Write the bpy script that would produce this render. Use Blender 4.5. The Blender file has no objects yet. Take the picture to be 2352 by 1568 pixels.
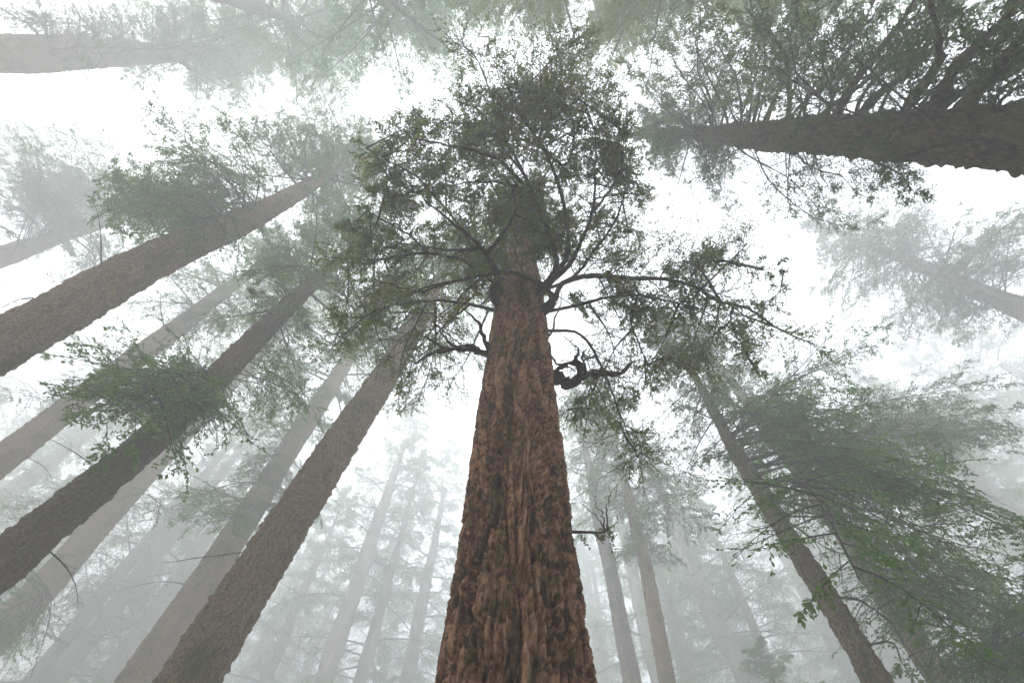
import bpy, math, random
import numpy as np
from mathutils import Vector, Matrix

scn = bpy.context.scene
random.seed(7)
rng = np.random.default_rng(11)

# ------------------------------------------------------------------ camera
FPX = 1045.0                      # focal length in units of a 2352 px wide picture (16 mm lens)
PITCH, ROLL = math.radians(61.9), math.radians(2.46)
CAM = np.array([0.0, 0.0, 1.6])
fwd = np.array([0, math.cos(PITCH), math.sin(PITCH)])
up0 = np.array([0, -math.sin(PITCH), math.cos(PITCH)])
rt0 = np.array([1.0, 0, 0])
RT = rt0 * math.cos(ROLL) + up0 * math.sin(ROLL)
UP = up0 * math.cos(ROLL) - rt0 * math.sin(ROLL)
cam = bpy.data.cameras.new("camera")
cam.lens = 36 * FPX / 2352
cam.sensor_width = 36
cam.clip_start = 0.05
cam.clip_end = 2000
camo = bpy.data.objects.new("camera", cam)
scn.collection.objects.link(camo)
m = Matrix(((RT[0], UP[0], -fwd[0]), (RT[1], UP[1], -fwd[1]), (RT[2], UP[2], -fwd[2]))).to_4x4()
m.translation = Vector(CAM)
camo.matrix_world = m
scn.camera = camo

# ------------------------------------------------------------------ sky and sun
SUN_EL, SUN_AZ = math.radians(50), math.radians(248)     # azimuth from +Y towards +X
world = bpy.data.worlds.new("World")
scn.world = world
world.use_nodes = True
nt = world.node_tree
bg = nt.nodes["Background"]
sky = nt.nodes.new("ShaderNodeTexSky")
sky.sky_type = 'NISHITA'
sky.sun_disc = False
sky.sun_elevation = SUN_EL
sky.sun_rotation = SUN_AZ
sky.air_density = 1.0
sky.dust_density = 4.0
hs = nt.nodes.new("ShaderNodeHueSaturation")
hs.inputs['Saturation'].default_value = 0.22
nt.links.new(sky.outputs[0], hs.inputs['Color'])
mx = nt.nodes.new("ShaderNodeMix"); mx.data_type = 'RGBA'
mx.inputs['Factor'].default_value = 0.7                    # a bright even cloud deck over the clear sky
mx.inputs['B'].default_value = (9.6, 10.0, 10.3, 1)
nt.links.new(hs.outputs[0], mx.inputs['A'])
wc = nt.nodes.new("ShaderNodeTexCoord"); wn = nt.nodes.new("ShaderNodeTexNoise"); wn.inputs['Scale'].default_value = 2.2; wn.inputs['Detail'].default_value = 3
nt.links.new(wc.outputs['Generated'], wn.inputs[0])
wr = nt.nodes.new("ShaderNodeValToRGB"); wr.color_ramp.elements[0].position = .35; wr.color_ramp.elements[1].position = .65
wr.color_ramp.elements[0].color = (.75, .78, .81, 1); wr.color_ramp.elements[1].color = (1.0, 1.0, 1.0, 1)
nt.links.new(wn.outputs['Fac'], wr.inputs[0])
wm = nt.nodes.new("ShaderNodeMix"); wm.data_type = 'RGBA'; wm.blend_type = 'MULTIPLY'; wm.inputs['Factor'].default_value = 1; wm.inputs['A'].default_value = (11.3, 11.8, 12.7, 1)
nt.links.new(wr.outputs[0], wm.inputs['B']); nt.links.new(wm.outputs['Result'], mx.inputs['B'])
nt.links.new(mx.outputs['Result'], bg.inputs['Color'])
bg.inputs['Strength'].default_value = 0.15
sun = bpy.data.lights.new("sun", 'SUN')
sun.energy = 1.5
sun.angle = math.radians(10)
sun.color = (1, .96, .9)
suno = bpy.data.objects.new("sun", sun)
scn.collection.objects.link(suno)
sd = Vector((math.sin(SUN_AZ) * math.cos(SUN_EL), math.cos(SUN_AZ) * math.cos(SUN_EL), math.sin(SUN_EL)))
suno.rotation_euler = sd.to_track_quat('Z', 'Y').to_euler()
scn.view_settings.view_transform = 'Standard'
scn.view_settings.look = 'None'
scn.view_settings.exposure = 1.5
scn.view_settings.gamma = 1
cy = scn.cycles
cy.max_bounces = 7
cy.diffuse_bounces = 3
cy.volume_bounces = 4
cy.transmission_bounces = 3
cy.use_adaptive_sampling = True
cy.adaptive_threshold = 0.02
cy.use_denoising = True
HAZE = 0.025

# ------------------------------------------------------------------ numeric helpers
def nrm(a):
    return a / np.maximum(np.linalg.norm(a, axis=-1, keepdims=True), 1e-9)

def ray(px, py):
    d = RT * (px - 1176) / FPX - UP * (py - 784) / FPX + fwd
    return d / np.linalg.norm(d)

def proj(P):
    q = np.asarray(P) - CAM
    z = q @ fwd
    z = np.where(z < .01, .01, z)
    return np.stack([1176 + FPX * (q @ RT) / z, 784 - FPX * (q @ UP) / z], -1)

def _h(ix, iy, iz, k=0):
    n = (ix.astype(np.int64) * 73856093) ^ (iy.astype(np.int64) * 19349663) ^ (iz.astype(np.int64) * 83492791) ^ (k * 2654435)
    n = (n ^ (n >> 13)) * 1274126177 & 0x7fffffff
    n = (n ^ (n >> 15)) * 1103515245 & 0x7fffffff
    return ((n >> 7) & 0xffff) / 65535.0

def vnoise(x, y, z, k=0):
    x0, y0, z0 = np.floor(x), np.floor(y), np.floor(z)
    fx, fy, fz = x - x0, y - y0, z - z0
    fx, fy, fz = fx*fx*(3-2*fx), fy*fy*(3-2*fy), fz*fz*(3-2*fz)
    r = 0
    for a in (0, 1):
        for b in (0, 1):
            for c in (0, 1):
                w = (fx if a else 1-fx) * (fy if b else 1-fy) * (fz if c else 1-fz)
                r = r + w * _h(x0+a, y0+b, z0+c, k)
    return r * 2 - 1

def fbm(x, y, z, oct=4, k=0):
    r, a = 0, 1.0
    for i in range(oct):
        r = r + a * vnoise(x, y, z, k + i)
        x, y, z, a = x*2.03, y*2.03, z*2.03, a*.5
    return r

def worley(u, v, nu, k=0, ju=.8):
    """cells of size 1 in u (wrapping after nu) and v: returns F1, F2, cell id, a random per cell"""
    iu, iv = np.floor(u), np.floor(v)
    f1 = np.full(u.shape, 9.0); f2 = np.full(u.shape, 9.0); cid = np.zeros(u.shape)
    for a in (-1, 0, 1):
        for b in (-1, 0, 1):
            cu, cv = iu + a, iv + b
            wu = np.mod(cu, nu)
            px = cu + .5 + ju * (_h(wu, cv, cv*0, k) - .5); py = cv + .05 + .9 * _h(wu, cv, cv*0+1, k)
            d = np.hypot(u - px, v - py)
            r = _h(wu, cv, cv*0+2, k)
            near = d < f1
            f2 = np.where(near, f1, np.minimum(f2, d))
            cid = np.where(near, r, cid)
            f1 = np.where(near, d, f1)
    return f1, f2, cid

# ------------------------------------------------------------------ mesh helpers
class Geo:
    def __init__(self): self.v = []; self.f = []; self.m = []; self.n = 0
    def add(self, V, F, mat=0):
        if len(V) == 0: return
        self.v.append(V.reshape(-1, 3)); self.f.append(F.reshape(-1, 4) + self.n)
        self.m.append(np.full(len(F.reshape(-1, 4)), mat)); self.n += len(V.reshape(-1, 3))
    def arrays(self):
        return np.concatenate(self.v), np.concatenate(self.f), np.concatenate(self.m)

def mesh_from(name, V, F, mats, midx=None, smooth=False, attrs=None):
    me = bpy.data.meshes.new(name)
    me.vertices.add(len(V)); me.vertices.foreach_set("co", np.asarray(V, np.float32).ravel())
    me.loops.add(len(F)*4); me.loops.foreach_set("vertex_index", F.astype(np.int32).ravel())
    me.polygons.add(len(F))
    me.polygons.foreach_set("loop_start", np.arange(0, len(F)*4, 4, dtype=np.int32))
    try: me.polygons.foreach_set("loop_total", np.full(len(F), 4, np.int32))
    except Exception: pass
    for mt in mats: me.materials.append(mt)
    if midx is not None: me.polygons.foreach_set("material_index", midx.astype(np.int32))
    if smooth: me.polygons.foreach_set("use_smooth", np.ones(len(F), bool))
    if attrs:
        for an, av in attrs.items():
            at = me.attributes.new(an, 'FLOAT', 'POINT'); at.data.foreach_set("value", av.astype(np.float32).ravel())
    me.update(calc_edges=True)
    return me

def link(name, me, parent=None, **props):
    o = bpy.data.objects.new(name, me)
    scn.collection.objects.link(o)
    if parent is not None: o.parent = parent
    for k, v in props.items():
        if v: o[k] = v
    return o

def empty(name, loc, label, cat, group=None):
    o = bpy.data.objects.new(name, None)
    scn.collection.objects.link(o)
    o.location = loc; o['label'] = label; o['category'] = cat
    if group: o['group'] = group
    return o

def tubes(P, R, sides):
    """P (M,K,3), R (M,K) -> quads"""
    M, K, _ = P.shape
    T = nrm(np.gradient(P, axis=1))
    ref = np.where(np.abs(T[..., 2:3]) > .9, np.array([1.0, 0, 0]), np.array([0, 0, 1.0]))
    A = nrm(np.cross(T, ref)); B = np.cross(T, A)
    an = np.arange(sides) * 2 * math.pi / sides
    V = P[:, :, None] + R[:, :, None, None] * (A[:, :, None] * np.cos(an)[None, None, :, None] + B[:, :, None] * np.sin(an)[None, None, :, None])
    i = np.arange(M)[:, None, None] * K * sides; j = np.arange(K-1)[None, :, None] * sides; s = np.arange(sides)[None, None, :]
    s2 = (s + 1) % sides
    F = np.stack([i+j+s, i+j+s2, i+j+sides+s2, i+j+sides+s], -1).reshape(-1, 4)
    return V.reshape(-1, 3), F

def resample(pts, K):
    """smooth curve through the given points"""
    pts = np.asarray(pts, float)
    if len(pts) == 2: return pts[0] + (pts[1]-pts[0]) * np.linspace(0, 1, K)[:, None]
    e = np.vstack([2*pts[0]-pts[1], pts, 2*pts[-1]-pts[-2]])
    t = np.linspace(0, len(pts)-1-1e-6, K); i = t.astype(int); f = (t-i)[:, None]
    p0, p1, p2, p3 = e[i], e[i+1], e[i+2], e[i+3]
    return .5*((2*p1)+(-p0+p2)*f+(2*p0-5*p1+4*p2-p3)*f*f+(-p0+3*p1-3*p2+p3)*f**3)

def sample(P, t):
    """P (M,K,3), t (M,n) -> positions and tangents (M,n,3)"""
    M, K, _ = P.shape
    x = np.clip(t, 0, .9999) * (K-1); i = x.astype(int); f = (x-i)[..., None]
    r = np.arange(M)[:, None]
    a, b = P[r, i], P[r, i+1]
    return a*(1-f)+b*f, nrm(b-a)

def children(P, n, t0, t1, ang, lens, K, droop, flat, r, upv=np.array([0, 0, 1.0])):
    M = len(P)
    t = t0 + (t1-t0) * (np.arange(n)[None, :] + r.random((M, n))) / n
    p, T = sample(P, t)
    S = nrm(np.cross(T, upv)); U = np.cross(S, T)
    side = np.where((np.arange(n)[None, :] + r.integers(0, 2, (M, 1))) % 2 == 0, 1.0, -1.0)[..., None]
    roll = r.normal(0, flat, (M, n, 1))
    out = side * S * np.cos(roll) + U * np.sin(roll)
    a = np.radians(ang) * r.uniform(.65, 1.3, (M, n, 1))
    d = nrm(np.cos(a)*T + np.sin(a)*out + r.normal(0, .08, (M, n, 3)))
    L = lens(t) * r.uniform(.55, 1.2, (M, n))
    s = np.linspace(0, 1, K)[None, None, :, None]
    bend = r.normal(0, .12, (M, n, 1, 3))
    Q = p[:, :, None] + L[..., None, None] * (d[:, :, None]*s + bend*s*s - np.array([0, 0, 1.0])*droop*s*s)
    return Q.reshape(M*n, K, 3), L.reshape(-1), t.reshape(-1)

def leaves(P, n, t0, size, wid, r, spread=55, tilt=.6):
    M = len(P)
    t = t0 + (1-t0) * (np.arange(n)[None, :] + r.random((M, n))) / n
    p, T = sample(P, t)
    S = nrm(np.cross(T, np.array([0, 0, 1.0])) + r.normal(0, .25, T.shape))
    side = np.where(np.arange(n)[None, :] % 2 == 0, 1.0, -1.0)[..., None]
    a = np.radians(spread) * r.uniform(.3, 1.2, (M, n, 1))
    d = nrm(np.cos(a)*T + np.sin(a)*side*S + r.normal(0, .18, T.shape))
    N = nrm(np.array([0, 0, 1.0]) + r.normal(0, tilt, T.shape))
    W = nrm(np.cross(d, N))
    l = size * r.uniform(.6, 1.3, (M, n, 1)); w = wid * r.uniform(.7, 1.3, (M, n, 1))
    V = np.stack([p, p+d*l*.55+W*w, p+d*l, p+d*l*.5-W*w], -2)
    F = np.arange(M*n*4).reshape(-1, 4)
    return V.reshape(-1, 3), F

def ngn(x, a, b):
    return np.clip((x-a)/(b-a), 0, 1)

def bough(P0, r, r0, n1=24, n2=9, n3=8, lf=.085, lw=.024, f1=.36, f2=.3, flat=.35, droop=.12, t0=.12,
          wood=None, leaf=None, w0=True, ang=52, knob=0, leafprob=1.0, sides=7):
    """one branch from its centre line: limb, branchlets, twigs and foliage"""
    if wood is None: wood = Geo()
    if leaf is None: leaf = Geo()
    K = len(P0); L0 = np.linalg.norm(np.diff(P0, axis=0), axis=1).sum()
    if w0:
        R = r0 * (1-np.linspace(0, 1, K)**.8*.86)
        if knob: R = R * (1 + knob * r.normal(0, 1, K))
        V, F = tubes(P0[None], R[None], sides); wood.add(V, F)
    if n1 <= 0: return wood, leaf
    A, LA, tA = children(P0[None], n1, t0, 1, ang, lambda t: L0*f1*(1-.72*t)*np.minimum(1, .35+t*2.5), 6, droop, flat, r)
    sa = np.linspace(1, 0.25, 6)
    V, F = tubes(A, (np.minimum(r0*.4, LA*.008+.0015)[:, None])*sa[None], 4); wood.add(V, F)
    rep = LA[:, None]
    B, LB, _ = children(A, n2, .15, 1, 48, lambda t: rep*f2*(1.1-.6*t)+.05, 3, droop*.8, flat, r)
    V, F = tubes(B, np.full((len(B), 3), .0026)*np.array([1.3, 1, .5]), 3); wood.add(V, F)
    if leafprob < 1:
        keepA = r.random(len(A)) < leafprob
        B = B.reshape(len(A), n2, 3, 3)[keepA].reshape(-1, 3, 3); A = A[keepA]
    if n3 > 0 and len(B):
        V, F = leaves(B, n3, .05, lf, lw, r); leaf.add(V, F)
        V, F = leaves(A, n3, .5, lf, lw, r); leaf.add(V, F)
    return wood, leaf

# ------------------------------------------------------------------ materials
def newmat(name):
    mt = bpy.data.materials.new(name); mt.use_nodes = True
    n = mt.node_tree; return mt, n, n.nodes['Principled BSDF']

def ramp(n, stops):
    c = n.nodes.new('ShaderNodeValToRGB'); e = c.color_ramp.elements
    while len(e) < len(stops): e.new(.5)
    for q, (p, col) in zip(e, stops): q.position = p; q.color = (*col, 1)
    return c

def mat_bark(name, dark, mid, light, moss=.5, mosscol=(.075, .085, .016), scale=1.0, main=False, lichen=0.0):
    mt, n, b = newmat(name)
    tc = n.nodes.new('ShaderNodeTexCoord')
    mp = n.nodes.new('ShaderNodeMapping'); mp.inputs['Scale'].default_value = (scale, scale, scale*(.8 if main else .55))
    n.links.new(tc.outputs['Object'], mp.inputs[0])
    no = n.nodes.new('ShaderNodeTexNoise'); no.inputs['Scale'].default_value = 20 if main else 9; no.inputs['Detail'].default_value = 8; no.inputs['Roughness'].default_value = .68
    n.links.new(mp.outputs[0], no.inputs[0])
    if main:
        at = n.nodes.new('ShaderNodeAttribute'); at.attribute_name = 'plate'
        ad = n.nodes.new('ShaderNodeMath'); ad.operation = 'MULTIPLY_ADD'; ad.inputs[1].default_value = .6; 
        n.links.new(at.outputs['Fac'], ad.inputs[0]); 
        sb = n.nodes.new('ShaderNodeMath'); sb.operation = 'ADD'; sb.inputs[1].default_value = -.3
        n.links.new(no.outputs['Fac'], sb.inputs[0]); n.links.new(sb.outputs[0], ad.inputs[2]); src = ad.outputs[0]
    else: src = no.outputs['Fac']
    c = ramp(n, [(.36, dark), (.5, mid), (.66, light)])
    n.links.new(src, c.inputs[0])
    # moss and lichen: real patches with a colour of their own
    m2 = n.nodes.new('ShaderNodeTexNoise'); m2.inputs['Scale'].default_value = 1.6; m2.inputs['Detail'].default_value = 9; m2.inputs['Roughness'].default_value = .72
    mp2 = n.nodes.new('ShaderNodeMapping'); mp2.inputs['Scale'].default_value = (4, 4, 2) if main else (1.5, 1.5, .7); n.links.new(tc.outputs['Object'], mp2.inputs[0]); n.links.new(mp2.outputs[0], m2.inputs[0])
    mr = n.nodes.new('ShaderNodeMapRange'); lo = .72 - .35*moss
    mr.inputs['From Min'].default_value = lo; mr.inputs['From Max'].default_value = lo+.16
    mr.inputs['To Max'].default_value = .85
    n.links.new(m2.outputs['Fac'], mr.inputs['Value'])
    mix = n.nodes.new('ShaderNodeMix'); mix.data_type = 'RGBA'
    n.links.new(mr.outputs[0], mix.inputs['Factor']); n.links.new(c.outputs[0], mix.inputs['A'])
    mc = n.nodes.new('ShaderNodeTexNoise'); mc.inputs['Scale'].default_value = 14; mc.inputs['Detail'].default_value = 4; n.links.new(tc.outputs['Object'], mc.inputs[0])
    c2 = ramp(n, [(.35, tuple(x*.6 for x in mosscol)), (.65, mosscol)]); n.links.new(mc.outputs['Fac'], c2.inputs[0])
    n.links.new(c2.outputs[0], mix.inputs['B'])
    out = mix.outputs['Result']
    if lichen:
        l = n.nodes.new('ShaderNodeTexNoise'); l.inputs['Scale'].default_value = 2.6; l.inputs['Detail'].default_value = 3
        mp3 = n.nodes.new('ShaderNodeMapping'); mp3.inputs['Location'].default_value = (7, 3, 1); mp3.inputs['Scale'].default_value = (1.3, 1.3, .45)
        n.links.new(tc.outputs['Object'], mp3.inputs[0]); n.links.new(mp3.outputs[0], l.inputs[0])
        r3 = n.nodes.new('ShaderNodeMapRange'); r3.inputs['From Min'].default_value = .69; r3.inputs['From Max'].default_value = .73; n.links.new(l.outputs['Fac'], r3.inputs['Value'])
        mx3 = n.nodes.new('ShaderNodeMix'); mx3.data_type = 'RGBA'; mx3.inputs['B'].default_value = (.25, .26, .05, 1)
        ml = n.nodes.new('ShaderNodeMath'); ml.operation = 'MULTIPLY'; ml.inputs[1].default_value = lichen; n.links.new(r3.outputs[0], ml.inputs[0])
        n.links.new(ml.outputs[0], mx3.inputs['Factor']); n.links.new(out, mx3.inputs['A']); out = mx3.outputs['Result']
    n.links.new(out, b.inputs['Base Color'])
    b.inputs['Roughness'].default_value = .88
    b.inputs['Specular IOR Level'].default_value = .25
    bn = n.nodes.new('ShaderNodeTexNoise'); bn.inputs['Scale'].default_value = 34 if main else 16; bn.inputs['Detail'].default_value = 7; bn.inputs['Roughness'].default_value = .75
    n.links.new(mp.outputs[0], bn.inputs[0])
    bp = n.nodes.new('ShaderNodeBump'); bp.inputs['Strength'].default_value = .8; bp.inputs['Distance'].default_value = .03 if main else .05
    n.links.new(bn.outputs['Fac'], bp.inputs['Height']); n.links.new(bp.outputs[0], b.inputs['Normal'])
    return mt

def mat_leaf(name, a, bcol, c, trans=.3):
    mt, n, b = newmat(name)
    tc = n.nodes.new('ShaderNodeNewGeometry')
    no = n.nodes.new('ShaderNodeTexNoise'); no.inputs['Scale'].default_value = .9; no.inputs['Detail'].default_value = 6; no.inputs['Roughness'].default_value = .7
    n.links.new(tc.outputs['Position'], no.inputs[0])
    cr = ramp(n, [(.32, a), (.52, bcol), (.72, c)]); n.links.new(no.outputs['Fac'], cr.inputs[0])
    n.links.new(cr.outputs[0], b.inputs['Base Color']); b.inputs['Roughness'].default_value = .6
    b.inputs['Specular IOR Level'].default_value = .12
    t = n.nodes.new('ShaderNodeBsdfTranslucent')                # light passing through a leaf comes out brighter and yellower
    hv = n.nodes.new('ShaderNodeHueSaturation'); hv.inputs['Value'].default_value = 1.9; hv.inputs['Saturation'].default_value = .95
    n.links.new(cr.outputs[0], hv.inputs['Color']); n.links.new(hv.outputs[0], t.inputs['Color'])
    mxs = n.nodes.new('ShaderNodeMixShader'); mxs.inputs[0].default_value = trans
    n.links.new(b.outputs[0], mxs.inputs[1]); n.links.new(t.outputs[0], mxs.inputs[2])
    n.links.new(mxs.outputs[0], n.nodes['Material Output'].inputs['Surface'])
    return mt

M_MAIN = mat_bark("red_brown_bark", (.048, .024, .014), (.195, .095, .053), (.41, .235, .145), moss=.58, mosscol=(.12, .11, .03), main=True)
M_BROWN = mat_bark("brown_bark", (.06, .036, .020), (.22, .14, .078), (.44, .30, .18), moss=.64, scale=4.2, lichen=.8)
M_DARK = mat_bark("dark_bark", (.04, .026, .016), (.13, .085, .054), (.24, .165, .105), moss=.4, scale=4.2, lichen=.5)
M_MOSSY = mat_bark("mossy_bark", (.026, .017, .009), (.085, .056, .030), (.19, .13, .066), moss=.75, mosscol=(.16, .16, .022), scale=2.0)
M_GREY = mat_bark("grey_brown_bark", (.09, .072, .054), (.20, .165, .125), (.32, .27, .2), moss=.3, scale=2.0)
M_WOOD = mat_bark("branch_bark", (.022, .016, .012), (.055, .040, .028), (.11, .078, .052), moss=.45, scale=4)
L_MAIN = mat_leaf("hemlock_foliage", (.060, .105, .016), (.115, .150, .024), (.24, .155, .028), .6)
L_DARK = mat_leaf("spruce_foliage", (.024, .062, .012), (.060, .110, .020), (.10, .12, .035), .4)
L_GREEN = mat_leaf("fir_foliage", (.040, .105, .014), (.080, .165, .024), (.15, .20, .035), .45)
L_MOSS = mat_leaf("hanging_moss", (.07, .08, .02), (.11, .12, .035), (.15, .14, .05))

# ------------------------------------------------------------------ ground
g, gn, gb = newmat("forest_floor")
tn = gn.nodes.new('ShaderNodeTexNoise'); tn.inputs['Scale'].default_value = 1.2; tn.inputs['Detail'].default_value = 10
gc = gn.nodes.new('ShaderNodeTexCoord'); gn.links.new(gc.outputs['Object'], tn.inputs[0])
cr = ramp(gn, [(.35, (.07, .05, .032)), (.5, (.14, .105, .065)), (.62, (.11, .15, .045))])
gn.links.new(tn.outputs['Fac'], cr.inputs[0]); gn.links.new(cr.outputs[0], gb.inputs['Base Color']); gb.inputs['Roughness'].default_value = .95
N = 160
xs = np.linspace(-170, 170, N); X, Y = np.meshgrid(xs, xs + 20)
Z = .22*fbm(X*.12, Y*.12, X*0, 4, 5) - .15
idx = np.arange(N*N).reshape(N, N)
F = np.stack([idx[:-1, :-1], idx[:-1, 1:], idx[1:, 1:], idx[1:, :-1]], -1).reshape(-1, 4)
link("ground", mesh_from("ground", np.stack([X, Y, Z], -1).reshape(-1, 3), F, [g], smooth=True), kind="structure", label="mossy brown forest floor")

# ------------------------------------------------------------------ trunks
class Tree: pass
ALL = []

def trunk_path(track, width, D, H, lean_top=.35):
    """track: picture points from low to high on the trunk; width across it at the first; D its diameter there in metres"""
    zc = FPX * D / width
    d = ray(*track[0]); A = CAM + d * zc / (d @ fwd)
    pts = [A]
    for q in track[1:]:
        d = ray(*q); s = (A - CAM)[:2] @ d[:2] / (d[:2] @ d[:2])
        pts.append(CAM + d*s)
    pts = np.array(pts)
    keep = [0]
    for i in range(1, len(pts)):
        if pts[i, 2] > pts[keep[-1], 2] + .5: keep.append(i)
    pts = pts[keep]
    if len(pts) < 2: pts = np.vstack([pts, pts[-1]+[0, 0, 1.0]])
    lo = pts[1]-pts[0]; lo = lo/lo[2]; lo[:2] *= .6
    P = [pts[0] - lo*(pts[0][2]+.4)] if pts[0][2] > .5 else []
    P += list(pts)
    hi = pts[-1]-pts[-2]; hi = hi/hi[2]; hi[:2] *= lean_top
    if pts[-1][2] < H-2: P.append(pts[-1] + hi*(H-pts[-1][2]))
    P = np.array(P)
    zz = P[:, 2]
    zs = np.linspace(zz[0], zz[-1], 200)
    # smooth interpolation in height
    xi = np.interp(zs, zz, P[:, 0]); yi = np.interp(zs, zz, P[:, 1])
    k = np.ones(25)/25
    xp = np.convolve(np.pad(xi, 12, mode='reflect', reflect_type='odd'), k, 'valid'); yp = np.convolve(np.pad(yi, 12, mode='reflect', reflect_type='odd'), k, 'valid')
    ph = track[0][0]*.37+track[0][1]*.11
    wob = (0 if width > 300 else .03)*D*np.clip(np.abs(zs-A[2])/3, 0, 1)              # trunks are never quite straight
    xp = xp + wob*(np.sin(zs*.55+ph)+.5*np.sin(zs*1.27+2*ph)); yp = yp + wob*(np.cos(zs*.48+1.7*ph)+.5*np.sin(zs*1.1+3*ph))
    return np.stack([xp, yp, zs], -1), A

def make_tree(name, label, track, width, D, H, mat, taper=.12, cat="tree", group=None, nseg=72, amp=.03, rows=None, kind='flake', seed=0, lean_top=.35):
    T = Tree(); T.path, A = trunk_path(track, width, D, H, lean_top); T.H = H; T.D = D; T.zA = A[2]
    T.rng = np.random.default_rng(seed+100)
    base = T.path[0].copy(); base[2] = max(base[2], -.2)
    T.root = empty(name, Vector(base), label, cat, group); T.base = base; T.mat = mat
    T.rad = lambda z: (D/2) * np.maximum(.02, (1 - taper*(z-A[2])/max(H-A[2], 1)) * np.minimum(1, ((H-z)/(H*.45)))**.75) * (1+.45*np.exp(-np.maximum(z, 0)/.9))
    if rows is None:
        rows = np.unique(np.concatenate([np.linspace(T.path[0, 2], H*.6, 420), np.linspace(H*.6, H, 60)]))
    cx = np.interp(rows, T.path[:, 2], T.path[:, 0]); cyy = np.interp(rows, T.path[:, 2], T.path[:, 1])
    th = np.arange(nseg)*2*math.pi/nseg
    TH, ZZ = np.meshgrid(th, rows)
    R = np.repeat(T.rad(rows)[:, None], nseg, 1)
    attrs = None
    sx, sy = np.cos(TH), np.sin(TH)
    if kind == 'plates':
        sc = D/1.24; Z0 = ZZ; ZZ = ZZ/sc
        nu = 24; nu2 = 46
        wv = ZZ*1.0
        warp = .5*fbm(sx*2.2, sy*2.2, ZZ*.7, 2, 3)
        warp2 = .4*fbm(sx*6, sy*6, ZZ*2.5, 3, 33)
        u = TH/(2*math.pi)*nu + warp + .35*warp2 + .10*fbm(sx*20, sy*20, ZZ*9, 2, 77)
        v = ZZ*1.1 + .9*fbm(sx*5, sy*5, ZZ*.5, 2, 9)
        f1, f2, cid = worley(u, v, nu, 1, .62)
        h1 = ngn(f2-f1, .06, .36)**.6
        kx = 5.0
        br = np.abs(fbm(sx*kx + .5*warp, sy*kx + .5*warp, ZZ*.7, 3, 51))
        hb = ngn(br, .02, .16)**.8
        h = np.minimum(h1, .55+.45*hb)
        u2 = TH/(2*math.pi)*nu2 + 2*warp + 1.3*warp2; v2 = ZZ*3.6 + warp2*1.8 + .9*warp
        g1, g2, cid2 = worley(u2, v2, nu2, 2)
        h2 = ngn(g2-g1, .02, .22)
        q1, q2, cid3 = worley(TH/(2*math.pi)*150 + 4*warp + 3*warp2, ZZ*26 + warp2*5, 150, 3)
        h3 = ngn(q2-q1, 0, .4)
        fine = fbm(sx*42, sy*42, ZZ*30, 3, 21)
        low = fbm(sx*1.5, sy*1.5, ZZ*.35, 2, 61)
        disp = (h-.8)*.105 + (h2-.7)*h*.036 + (h3-.5)*.015*h + fine*.006 + low*.02 + (cid-.5)*.03 + (cid2-.5)*.03*h + (cid3-.5)*.014
        disp *= sc * np.clip(.75 + .25*(6-ZZ)/6, .45, 1)
        R = R + disp; ZZ = Z0
        for (hx, hy, wa, wz, dep) in ((1246, 868, .15, .17, .24), (1160, 905, .05, .07, .07), (1200, 1105, .07, .06, .06)):   # rotted knot holes
            pp = proj(T.path); k_ = int(np.argmin(np.abs(pp[:, 1]-hy) + 1e6*((T.path-CAM) @ fwd < .5))); z_ = T.path[k_, 2]
            hw = FPX*float(T.rad(z_))/float((T.path[k_]-CAM) @ fwd)
            a_ = -math.pi/2 + math.asin(max(-.95, min(.95, (hx-pp[k_, 0])/hw)))
            z_ -= float(T.rad(z_))*abs(math.sin(a_))*(z_-CAM[2])/max(.5, float(np.hypot(*(T.path[k_]-CAM)[:2])))
            da = (TH - a_ + math.pi) % (2*math.pi) - math.pi
            q_ = np.hypot(da/wa, (ZZ-z_)/wz) + .35*fbm(sx*9, sy*9, ZZ*7, 2, 91)
            R = R - dep*(1-ngn(q_, .65, 1.0)) + .05*dep/.24*np.exp(-((q_-1.15)/.2)**2)
        attrs = dict(plate=(.32*cid + .30*cid2 + .38*cid3).ravel())
    else:
        k = seed
        f = 1.0/max(D*.5, .2)
        low = fbm(sx*1.2, sy*1.2, ZZ*.3, 3, k)*.05*D
        nu = max(10, int(D*38))
        w = .8*fbm(sx*4, sy*4, ZZ*3, 3, k+5)
        g1, g2, cid = worley(TH/(2*math.pi)*nu + w, ZZ*3.4 + w*1.5, nu, k+9)
        fine = fbm(sx*14*D, sy*14*D, ZZ*10, 3, k+15)
        R = R*(1+0) + low + (amp*(ngn(g2-g1, 0, .4)-.5)*.6 + amp*fine*1.1 + amp*.8*(cid-.5))
        R = np.where(ZZ > H*.8, np.maximum(R, .01), R)
    V = np.stack([cx[:, None]+R*sx, cyy[:, None]+R*sy, ZZ], -1)
    n = len(rows); idx = np.arange(n*nseg).reshape(n, nseg); nx = np.roll(idx, -1, 1)
    F = np.stack([idx[:-1], nx[:-1], nx[1:], idx[1:]], -1).reshape(-1, 4)
    T.trunk = link("trunk", mesh_from("trunk", V.reshape(-1, 3)-base, F, [mat], smooth=(kind != 'plates'), attrs=attrs), T.root)
    T.pathpx = proj(T.path)
    ALL.append(T)
    return T

def on_trunk(T, px, py):
    d = np.hypot(T.pathpx[:, 0]-px, T.pathpx[:, 1]-py); d[(T.path - CAM) @ fwd < .5] = 1e9
    return T.path[int(np.argmin(d))].copy()

def at_z(T, z):
    return np.array([np.interp(z, T.path[:, 2], T.path[:, i]) for i in (0, 1, 2)])

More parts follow.
